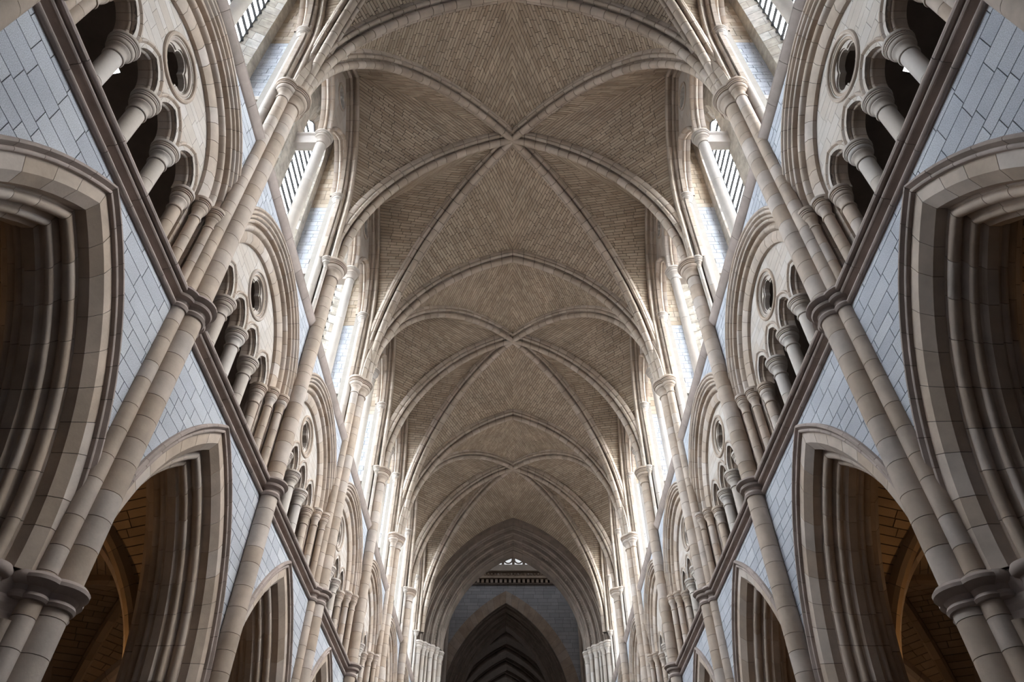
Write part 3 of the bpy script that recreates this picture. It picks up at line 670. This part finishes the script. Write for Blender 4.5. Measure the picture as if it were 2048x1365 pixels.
# ------------------------------------------------------------------ BUILD: bays
wn = 0
for sd in (-1, 1):
    for b in BAYS:
        fl = 1
        w = f'{bw(b)} bay on the {SW[sd]}'
        t = place('arcade_arch', f'pointed moulded limestone arcade arch at the bottom of the {w}', 'arch', b, sd, 'nave arcade arches')
        E_hood.put(t, near(b, 0.3)); E_out.put(t, near(b, 0.3)); E_in.put(t, near(b, 0.35)); E_back.put(t, False)
        t = place('triforium_arch', f'round triforium arch with four lancets and a quatrefoil, {w}', 'arch', b, sd, 'triforium arches')
        E_ta.put(t, near(b, 0.3)); E_tb.put(t, near(b, 0.28)); E_tc.put(t, near(b, 0.28))
        for me in M_imp: link('impost', me, t)
        E_tymp.put(t, near(b, 0.155))
        for E in E_lan: E.put(t, near(b, 0.14))
        q = link('quatrefoil', M_foil, t); link('ring_moulding', M_ring, q); link('inner_ring_moulding', M_ring2, q); link('foil_rim', M_foil2, q)
        for k, C in enumerate(T_COLS):
            kk = k if fl > 0 else 2 - k
            c = place('triforium_column', f'{["near","middle","far"][kk]} free column with ringed capital in the triforium arch, {w}', 'column', b, sd, 'triforium columns')
            C[0].put(c, near(b, 0.3)); o = link('capital', C[1], c); link('base', C[2], c)
            if sd > 0 and b == 0 and k == 0: link('bead_ring', M_beadt, o, kind='stuff')
        for s, k, C in T_RESP:
            c = place('triforium_respond', f'{["inner","middle","outer"][k]} jamb shaft, {"near" if s * fl < 0 else "far"} side, triforium arch of {w}', 'column', b, sd, 'triforium jamb shafts')
            C[0].put(c, near(b, 0.3)); link('capital', C[1], c); link('base', C[2], c)
        t = place('clerestory_screen', f'pair of tall clerestory lancets under a foiled eye, {w}', 'arch', b, sd, 'clerestory screens')
        E_screen.put(t, near(b, 0.25))
        for E in E_cl: E.put(t, near(b, 0.28))
        link('eye_rim', M_eye, t)
        t = place('wall_rib', f'moulded wall rib framing the clerestory of the {w}', 'rib', b, sd, 'wall ribs')
        E_wr.put(t, near(b, 0.3), 'rib_moulding')
        c = place('clerestory_column', f'tall free column with lintel between the clerestory lancets, {w}', 'column', b, sd, 'clerestory columns')
        C_COL[0].put(c, near(b, 0.6)); link('capital', C_COL[1], c); link('base', C_COL[2], c); link('lintel', M_lintel, c)
        for k, C in enumerate(C_RESP):
            c = place('clerestory_respond', f'slim clerestory respond shaft at the {"near" if (k == 0) == (fl > 0) else "far"} pier, {w}', 'column', b, sd, 'clerestory responds')
            C[0].put(c, near(b, 0.5)); link('capital', C[1], c); link('base', C[2], c)
            NOOK[k].put(c, False); link('nook_capital', NOOKC[k], c)
        for k in range(2):
            wn += 1
            c = empty(f'window_{wn}', None, None, (0, py(b) - HB, 0), (sd, fl, 1), None, 'structure')
            if near(b, 0.3):
                for me in WIN_M[k][0]: link('pane', me, c)
                for me in BARM[k]: link('glazing_bar', me, c)
            else:
                link('panes', WIN_M[k][1], c, kind='stuff'); link('glazing_bars', BARJ[k], c, kind='stuff')
            link('window_sill', M_sill[k], c); link('lead_frame', M_lead[k], c)
            portal((sd * 5.86, py(b) - HB + WC[k], (WZ0 + WZS + 1.0) / 2), sd * PI / 2, 2 * wwh, WZS + 1.0 - WZ0)
    for i in range(-1, 6):
        main = i % 2 == 0
        w = f'{bw(i + 1)} pier from the camera on the {SW[sd]}' if i >= 0 else f'pier cut off by the upper {SW[sd]} corner'
        t = empty('vault_shaft', f'{"triple clustered" if main else "single slender"} vault shaft rising up the {w}', 'shaft', (0, py(i), 0), (sd, 1, 1), 'vault shafts')
        for E, low, ring, pc in (V_MAIN if main else V_LESS):
            o = E.put(t, near(i, 0.33)); link('lower_shaft', low, o); link('string_ring', ring, t); link('pier_capital', pc, t)
        for me in (VC_MAIN if main else VC_LESS):
            o = link('capital', me, t)
            if not main: link('bead_ring', M_bead, o, kind='stuff')
        t = empty('arcade_pier', f'clustered arcade pier with banded capital, {w}', 'pier', (0, py(i), 0), (sd, 1, 1), 'arcade piers')
        link('pier_core', M_pcore, t); link('core_capital', M_pcap, t)
        for me in M_psh: link('pier_shaft', me, t)
        for me in M_pshc: link('shaft_capital', me, t)

# vault webs and ribs by double bay
for d in range(0, 4):
    yc = py(2 * d - 1); w = ['very first', 'nearest', 'middle', 'farthest'][d]
    for sx in (-1, 1):
        for sy in ((-1, 1) if d else (1,)):
            for E in WEBS:
                if d == 3 and sy > 0 and False: continue
                o = E.put(ceiling, False); o.location = (0, yc, 0); o.scale = (sx, sy, 1)
            t = empty('diagonal_rib', f'diagonal vault rib from the {w} boss to the {"near" if sy < 0 else "far"} {SW[sx]} shaft' if d else f'diagonal vault rib leaving the top of the picture from the nearest {SW[sx]} shaft', 'rib', (0, yc, 0), (sx, sy, 1), 'diagonal ribs')
            E_rD.put(t, near(2 * d, 0.3) and d > 0, 'rib_moulding')
    if not d:
        t = empty('transverse_rib', 'pointed transverse rib nearest the camera at the top of the picture', 'rib', (0, py(0), 0), (1, 1, 1), 'transverse ribs')
        for sx in (-1, 1):
            o = E_rT.put(t, True, 'rib_half'); o.scale = (sx, 1, 1)
        continue
    t = empty('lesser_rib', f'cross rib running through the {w} boss', 'rib', (0, yc, 0), (1, 1, 1), 'cross ribs through bosses')
    for sx in (-1, 1):
        o = E_rI.put(t, near(2 * d, 0.3) and d > 0, 'rib_half'); o.scale = (sx, 1, 1)
    if d < 3:
        t = empty('transverse_rib', f'pointed transverse rib beyond the {w} boss', 'rib', (0, py(2 * d), 0), (1, 1, 1), 'transverse ribs')
        for sx in (-1, 1):
            o = E_rT.put(t, near(2 * d + 1, 0.3), 'rib_half'); o.scale = (sx, 1, 1)

# ------------------------------------------------------------------ aisles (beyond the arcade)
AU = 7.55; AHW = 1.85; AVZ = 4.80
xa, xR = 2.02, 3.87
aD = Vector((AHW, HB, 0)); aL = aD.length; adn = aD.normalized()
xda = (3.35 ** 2 - aL ** 2) / (2 * aL); xdR = aL + xda
caT = full(xa, xR, AVZ, (0, HB), (1, 0), 14, 0.0)
caD = full(xda, xdR, AVZ, (0, 0), (adn.x, adn.y), 14, 0.0)
caW = full((3.30 ** 2 - HB ** 2) / (2 * HB), HB + (3.30 ** 2 - HB ** 2) / (2 * HB), AVZ, (AHW, 0), (0, 1), 14, 0.0)
ACR = caD[-1].copy()
A_WEBS = []
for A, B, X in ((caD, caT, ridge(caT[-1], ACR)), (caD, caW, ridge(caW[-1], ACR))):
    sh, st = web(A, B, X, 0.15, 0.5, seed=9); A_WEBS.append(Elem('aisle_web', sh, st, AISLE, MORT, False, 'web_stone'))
def flat_rib(R, w, d): return [(R - d, -w * .55), (R - d, w * .55), (R - d * .55, w), (R + .05, w), (R + .05, -w), (R - d * .55, -w)]
E_aT = arch_elem('aisle_rib', flat_rib(xR, 0.17, 0.16), [Arch(xa, AVZ, (0, 0), (1, 0), (0, 1)), Arch(xa, AVZ, (0, 0), (-1, 0), (0, 1))], 0.5, LIME)
E_aD = arch_elem('aisle_diagonal_rib', flat_rib(xdR, 0.11, 0.13), [Arch(xda, AVZ, (0, 0), (adn.x, adn.y), (-adn.y, adn.x))], 0.5, AISLE)
M_lamp = mesh('lamp_bowl', lathe([(0.02, 4.86), (0.05, 4.86), (0.09, 4.90), (0.11, 4.97), (0.10, 4.97), (0.08, 4.92), (0.03, 4.90)], 16), METAL, True)
M_bulb = mesh('lamp_bulb', lathe([(0.005, 4.91), (0.04, 4.92), (0.045, 4.95), (0.02, 4.975), (0.004, 4.98)], 12), LAMPM, True)
for sd in (-1, 1):
    for b in BAYS:
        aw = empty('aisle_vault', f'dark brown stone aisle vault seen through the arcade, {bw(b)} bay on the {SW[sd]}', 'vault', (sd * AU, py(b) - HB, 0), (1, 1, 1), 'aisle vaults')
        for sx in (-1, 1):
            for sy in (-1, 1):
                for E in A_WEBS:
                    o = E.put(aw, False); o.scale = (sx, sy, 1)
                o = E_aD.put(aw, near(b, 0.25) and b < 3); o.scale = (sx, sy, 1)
    for i in range(0, 6):
        t = empty('aisle_arch', f'plain chamfered cross arch over the aisle behind the {bw(i + 1)} pier on the {SW[sd]}', 'arch', (sd * AU, py(i), 0), (1, 1, 1), 'aisle cross arches')
        E_aT.put(t, 0 <= i < 3)
        if i >= 0:
            t = empty('uplighter', f'warm glowing uplighter on the aisle side of the {bw(i + 1)} pier on the {SW[sd]}', 'lamp', (sd * 5.98, py(i), 0), (1, 1, 1), 'aisle uplighters')
            link('lamp_bowl', M_lamp, t); link('lamp_bulb', M_bulb, t)
            ld = bpy.data.lights.new('lamp_light', 'SPOT'); ld.energy = AISLE_W; ld.color = (1.0, 0.56, 0.22); ld.shadow_soft_size = 0.05; ld.spot_size = math.radians(80); ld.spot_blend = 0.6
            lo = bpy.data.objects.new('lamp_light', ld); COL.objects.link(lo); lo.parent = t; lo.location = (0, 0, 5.0); lo.rotation_euler = (PI, 0, 0)
# small floodlights fixed inside the triforium
M_fl = mesh('flood_case', box(-0.05, 0.05, -0.09, 0.09, -0.03, 0.05), METAL)
M_ff = mesh('flood_glass', box(-0.045, 0.045, -0.08, 0.08, -0.036, -0.03), FLOODM)
M_fb = mesh('flood_bracket', join([box(-0.012, 0.012, -0.012, 0.012, 0.05, 1.60)]), METAL)
for sd in (-1, 1):
    t = empty('floodlight', f'small white floodlight hanging inside the nearest triforium arch on the {SW[sd]}', 'floodlight', (sd * 5.62, 4.28, 11.38), (sd, 1, 1), 'triforium floodlights')
    o = link('flood_case', M_fl, t); o.rotation_euler = (0.35, 0.5, 0); link('flood_glass', M_ff, o); link('flood_bracket', M_fb, t)

# ------------------------------------------------------------------ crossing, lantern and choir
YC = py(6)                                   # west face of the crossing arch
XA, XZ = 2.02, 15.0
def xorder(R, b0, b1, n):
    """one order of the crossing arch between depths b0 and b1 behind the face"""
    d = b1 - b0; r = d * 0.16
    return [(R + 0.30, b0), (R + 0.10, b0)] + arcp(R + 0.05, b0 + 0.04, 0.05, 20, -150, 4)[::1] + [(R - 0.02, b0 + 0.10), (R + 0.02, b0 + 0.15)] + arcp(R - 0.01, b0 + 0.19, 0.045, -60, -200, 4)[::-1] + [(R - 0.03, b0 + d * .9), (R - 0.03, b1 + 0.05), (R + 0.30, b1 + 0.05)]
def xprof(R, b0, b1): return [(R + 0.32, b0), (R + 0.12, b0), (R + 0.10, b0 - 0.03), (R + 0.05, b0 - 0.03), (R + 0.03, b0 + 0.02), (R + 0.0, b0 + 0.05), (R - 0.035, b0 + 0.03), (R - 0.06, b0 + 0.06), (R - 0.045, b0 + 0.11), (R + 0.0, b0 + 0.13), (R, b0 + 0.18), (R - 0.02, b1), (R + 0.32, b1)]
CA = [Arch(XA, XZ, (0, YC), (1, 0), (0, 1)), Arch(XA, XZ, (0, YC), (-1, 0), (0, 1))]
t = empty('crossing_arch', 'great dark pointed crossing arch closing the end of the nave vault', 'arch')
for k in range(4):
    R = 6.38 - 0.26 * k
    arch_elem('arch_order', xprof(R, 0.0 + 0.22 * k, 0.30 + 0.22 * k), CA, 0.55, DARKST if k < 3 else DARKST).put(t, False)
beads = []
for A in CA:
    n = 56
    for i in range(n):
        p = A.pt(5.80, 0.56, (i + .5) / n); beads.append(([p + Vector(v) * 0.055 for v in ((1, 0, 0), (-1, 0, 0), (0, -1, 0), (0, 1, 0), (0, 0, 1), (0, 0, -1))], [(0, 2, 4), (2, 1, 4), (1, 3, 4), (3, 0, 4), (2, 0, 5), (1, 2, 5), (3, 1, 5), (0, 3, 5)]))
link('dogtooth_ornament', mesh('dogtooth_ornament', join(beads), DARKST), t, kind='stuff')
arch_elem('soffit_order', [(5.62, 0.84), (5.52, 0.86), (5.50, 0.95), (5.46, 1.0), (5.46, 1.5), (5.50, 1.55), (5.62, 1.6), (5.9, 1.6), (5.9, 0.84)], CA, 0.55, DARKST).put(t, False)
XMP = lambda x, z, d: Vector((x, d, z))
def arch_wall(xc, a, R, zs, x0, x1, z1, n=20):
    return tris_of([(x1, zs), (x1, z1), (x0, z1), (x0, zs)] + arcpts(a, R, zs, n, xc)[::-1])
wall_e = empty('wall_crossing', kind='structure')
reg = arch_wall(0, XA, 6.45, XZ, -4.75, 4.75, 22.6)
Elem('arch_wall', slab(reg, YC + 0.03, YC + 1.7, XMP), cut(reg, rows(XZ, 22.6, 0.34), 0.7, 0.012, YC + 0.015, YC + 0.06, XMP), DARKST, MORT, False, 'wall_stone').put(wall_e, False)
link('arch_back_wall', mesh('arch_back_wall', slab(arch_wall(0, XA, 5.60, XZ, -6.0, 6.0, 32), YC + 1.4, YC + 1.8, XMP), DARKST), wall_e)
for sd in (-1, 1):
    t = empty('crossing_pier', f'tall clustered crossing pier at the far end on the {SW[sd]}', 'pier', (0, YC, 0), (sd, 1, 1), 'crossing piers')
    link('pier_core', mesh('pier_core', prism([(4.72, -0.30), (4.62, 0.0), (3.80, 0.95), (3.62, 1.15), (3.62, 1.5), (4.72, 1.75)], 0, XZ), LIME), t)
    for u, y, r in ((4.46, -0.06, 0.13), (4.24, 0.12, 0.10), (4.09, 0.30, 0.07), (3.92, 0.48, 0.115), (3.72, 0.74, 0.105), (3.60, 1.25, 0.16)):
        shaft_elem('shaft', r, 3.0, XZ - 0.55, 0.6, u, y, PALE, 14).put(t, False)
        link('capital', mesh('capital', lathe(cap_prof(r, r + 0.10, XZ - 0.6, XZ), 20, u, y), PALE, True), t)
# lantern tower over the crossing
YE = 44.0; CX = -0.48
EA, EZ = 3.8, 15.0
reg = arch_wall(CX, EA, 7.69, EZ, -5.6, 5.6, 22.95, 24)
we = empty('wall_choir', kind='structure')
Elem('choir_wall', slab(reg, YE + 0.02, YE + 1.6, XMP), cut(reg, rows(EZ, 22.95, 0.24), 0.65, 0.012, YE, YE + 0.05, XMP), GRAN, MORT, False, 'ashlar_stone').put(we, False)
def flat(R0, R1, b0, b1): return [(R1, b0), (R0, b0), (R0, b1), (R1, b1)]
EC = [Arch(EA, EZ, (CX, YE), (1, 0), (0, 1)), Arch(EA, EZ, (CX, YE), (-1, 0), (0, 1))]
t = empty('choir_arch', 'dim pointed choir arch with broad flat surround beyond the crossing', 'arch')
arch_elem('arch_surround', flat(7.69, 8.40, -0.02, 0.3), EC, 0.45, LIME).put(t, False)
for k in range(4): arch_elem('arch_order', xprof(7.60 - 0.24 * k, 0.05 + 0.2 * k, 0.4 + 0.2 * k), EC, 0.6, DARKST).put(t, False)
link('soffit', mesh('soffit', join([A.seg(flat(6.72, 7.1, 0.8, 1.6), 0, 1, 24) for A in EC]), DARKST), t)
tz = 22.95
cor = empty('lantern_cornice', 'deep carved cornice with dentil band under the lantern of the crossing', 'cornice')
link('lower_moulding', mesh('lower_moulding', box(-5.6, 5.6, YE - 0.10, YE + 1.0, tz - 0.04, tz + 0.06), DARKST), cor)
link('dentils', mesh('dentils', join([box(-5.4 + 0.30 * i, -5.24 + 0.30 * i, YE - 0.14, YE + 0.1, tz + 0.06, tz + 0.30) for i in range(36)]), LIME), cor, kind='stuff')
link('dentil_ground', mesh('dentil_ground', box(-5.6, 5.6, YE + 0.05, YE + 1.0, tz + 0.06, tz + 0.34), MORT), cor)
link('middle_moulding', mesh('middle_moulding', box(-5.6, 5.6, YE - 0.22, YE + 1.0, tz + 0.34, tz + 0.50), LIME), cor)
link('carved_beads', mesh('carved_beads', join([lathe([(0.01, tz + .56), (0.06, tz + .6), (0.075, tz + .66), (0.05, tz + .72), (0.01, tz + .75)], 8, -5.4 + 0.22 * i, YE - 0.1) for i in range(50)]), LIME, True), cor, kind='stuff')
link('upper_moulding', mesh('upper_moulding', box(-5.6, 5.6, YE - 0.05, YE + 1.0, tz + 0.50, tz + 0.82), LIME), cor)
link('top_shelf', mesh('top_shelf', box(-5.6, 5.6, YE - 0.30, YE + 1.0, tz + 0.82, tz + 1.25), PALE), cor)
lan = empty('wall_lantern', kind='structure')
link('lantern_wall', mesh('lantern_wall', box(-5.6, 5.6, YE + 0.6, YE + 1.0, tz + 1.25, 32), PALE), lan)
for sd in (-1, 1):
    link('lantern_side_wall', mesh('lantern_side_wall', box(*sorted((sd * 5.6, sd * 6.0)), YC + 1.5, YE + 1.5, 0, 32), DARKST), lan)
    for y, r in ((YE - 1.7, 0.12), (YE - 1.35, 0.16), (YE - 0.95, 0.12), (YE - 0.5, 0.2)):
        link('corner_shaft', mesh('corner_shaft', lathe([(r, 0), (r, tz)], 14, sd * (5.45 - 0.25 * (y - YE + 1.7)), y), LIME, True), lan)
for sd in (-1, 1):
    t = empty('choir_pier', f'tall pier of pale upright shafts flanking the choir arch on the {SW[sd]}', 'pier', group='choir piers')
    link('pier_core', mesh('pier_core', box(*sorted((sd * 4.25, sd * 5.6)), YE - 0.7, YE + 0.3, 0, tz - 0.1), LIME), t)
    for k, (x, y, r) in enumerate(((4.15, -0.30, 0.13), (4.32, -0.62, 0.10), (4.58, -0.80, 0.13), (4.84, -0.74, 0.09), (5.10, -0.80, 0.13))):
        link('shaft', mesh('shaft', lathe([(r, 0), (r, tz - 0.1)], 14, sd * x, YE + y), PALE, True), t)
        if k == 3: link('dogtooth_ornament', mesh('dogtooth_ornament', join([bead_ring(0.10, 12 + 0.16 * i, sd * x, YE + y - 0.05, 3, 0.05) for i in range(66)]), PALE), t, kind='stuff')
link('lantern_ceiling', mesh('lantern_ceiling', box(-6, 6, YC + 1.4, YE + 1.5, 32, 32.3), DARKST), lan)
gal = empty('lantern_arcade', 'pale pierced arcade with tracery of the bright lantern above the crossing', 'arcade')
for i in range(15):
    x = -4.9 + 0.7 * i
    link('arcade_shaft', mesh('arcade_shaft', lathe([(0.09, tz + 1.25), (0.09, tz + 2.1), (0.13, tz + 2.25)], 12, x, YE - 0.02), DARKST, True), gal)
    link('arcade_ring', mesh('arcade_ring', [*map(lambda q: q, ( [Vector((x + 0.35 + p.y, YE - 0.02 + p.x, p.z)) for p in torus(0.28, 0.05, 0, tz + 1.75, 20, 6)[0]], torus(0.28, 0.05, 0, tz + 1.75, 20, 6)[1]))], DARKST, True), gal)
lw = empty('window_lantern', kind='structure')
for i in range(14): link('pane', mesh('pane', box(-4.85 + 0.7 * i, -4.25 + 0.7 * i, YE + 0.52, YE + 0.58, tz + 1.3, tz + 4.5), GLSE), lw)
for sd in (-1, 1):
    for i in range(6): link('pane', mesh('pane', box(*sorted((sd * 5.52, sd * 5.58)), YC + 2.4 + 1.3 * i, YC + 3.4 + 1.3 * i, 25.5, 30.5), FILLM), lw)  # unseen glowing panes added to brighten the crossing and choir wall
# choir beyond: dark vault with its own ribs
ch = empty('ceiling_choir', kind='structure')
chA, chZ = 3.0, 14.0
for k in range(7):
    y = YE + 2.2 + 2.4 * k; t = empty('choir_rib', f'{["first","second","third","fourth","fifth","sixth","seventh"][k]} dark pointed vault rib behind the choir arch', 'rib')
    AR = [Arch(chA, chZ, (CX - 0.05 * k, y), (s, 0), (0, 1)) for s in (1, -1)]
    arch_elem('rib_moulding', [(p[0], p[1]) for p in rib_prof(7.1 - 0.0 * k, 1.3)], AR, 0.6, DARKST).put(t, False)
link('choir_vault', mesh('choir_vault', join([loft([[A.pt(R, b, i / 20) for R, b in ((7.45, 0), (7.45, 18), (7.7, 18), (7.7, 0))] for i in range(21)]) for A in [Arch(chA, chZ, (CX, YE + 1.4), (s, 0), (0, 1)) for s in (1, -1)]]), DARKST), ch)
for sd in (-1, 1): link('choir_wall_side', mesh('choir_wall_side', box(*sorted((CX + sd * 4.45, CX + sd * 4.8)), YE + 1.4, YE + 19.4, 0, 14.2), DARKST), ch)
link('choir_end_wall', mesh('choir_end_wall', box(-6, 6, YE + 19.2, YE + 19.5, 0, 24), DARKST), ch)
for sd in (-1, 1): link('choir_flank', mesh('choir_flank', box(*sorted((sd * 4.6, sd * 6.0)), YE, YE + 1.6, 0, EZ + 0.02), DARKST), we)

# ------------------------------------------------------------------ west end behind the camera, seals against sky light above the vault
ww = empty('wall_west', kind='structure')
YW = py(-2) - 4.9
link('west_wall_face', mesh('west_wall_face', box(-4.7, 4.7, YW - 0.6, YW, 0, 22.6), GRAN), ww)
link('west_vault', mesh('west_vault', box(-4.7, 4.7, YW - 0.6, YA + 0.02, 21.9, 22.2), WEB), ceiling)
rf = empty('roof', kind='structure')
link('roof_light_seal', mesh('roof_light_seal', box(-6.0, 6.0, YW - 0.6, YC + 1.6, 22.6, 22.9), DARKST), rf)  # unseen slab added to stop sky light leaking in over the vault
for sd in (-1, 1):
    link('side_light_seal', mesh('side_light_seal', box(*sorted((sd * 5.6, sd * 5.95)), YA, YC + 1.6, 21.5, 22.7), DARKST), rf)  # unseen strip added to close the gap under the slab to sky light
    link('end_wall', mesh('end_wall', box(*sorted((sd * 4.73, sd * 9.8)), YC, YC + 1.7, 0, 22.7), DARKST), rf)
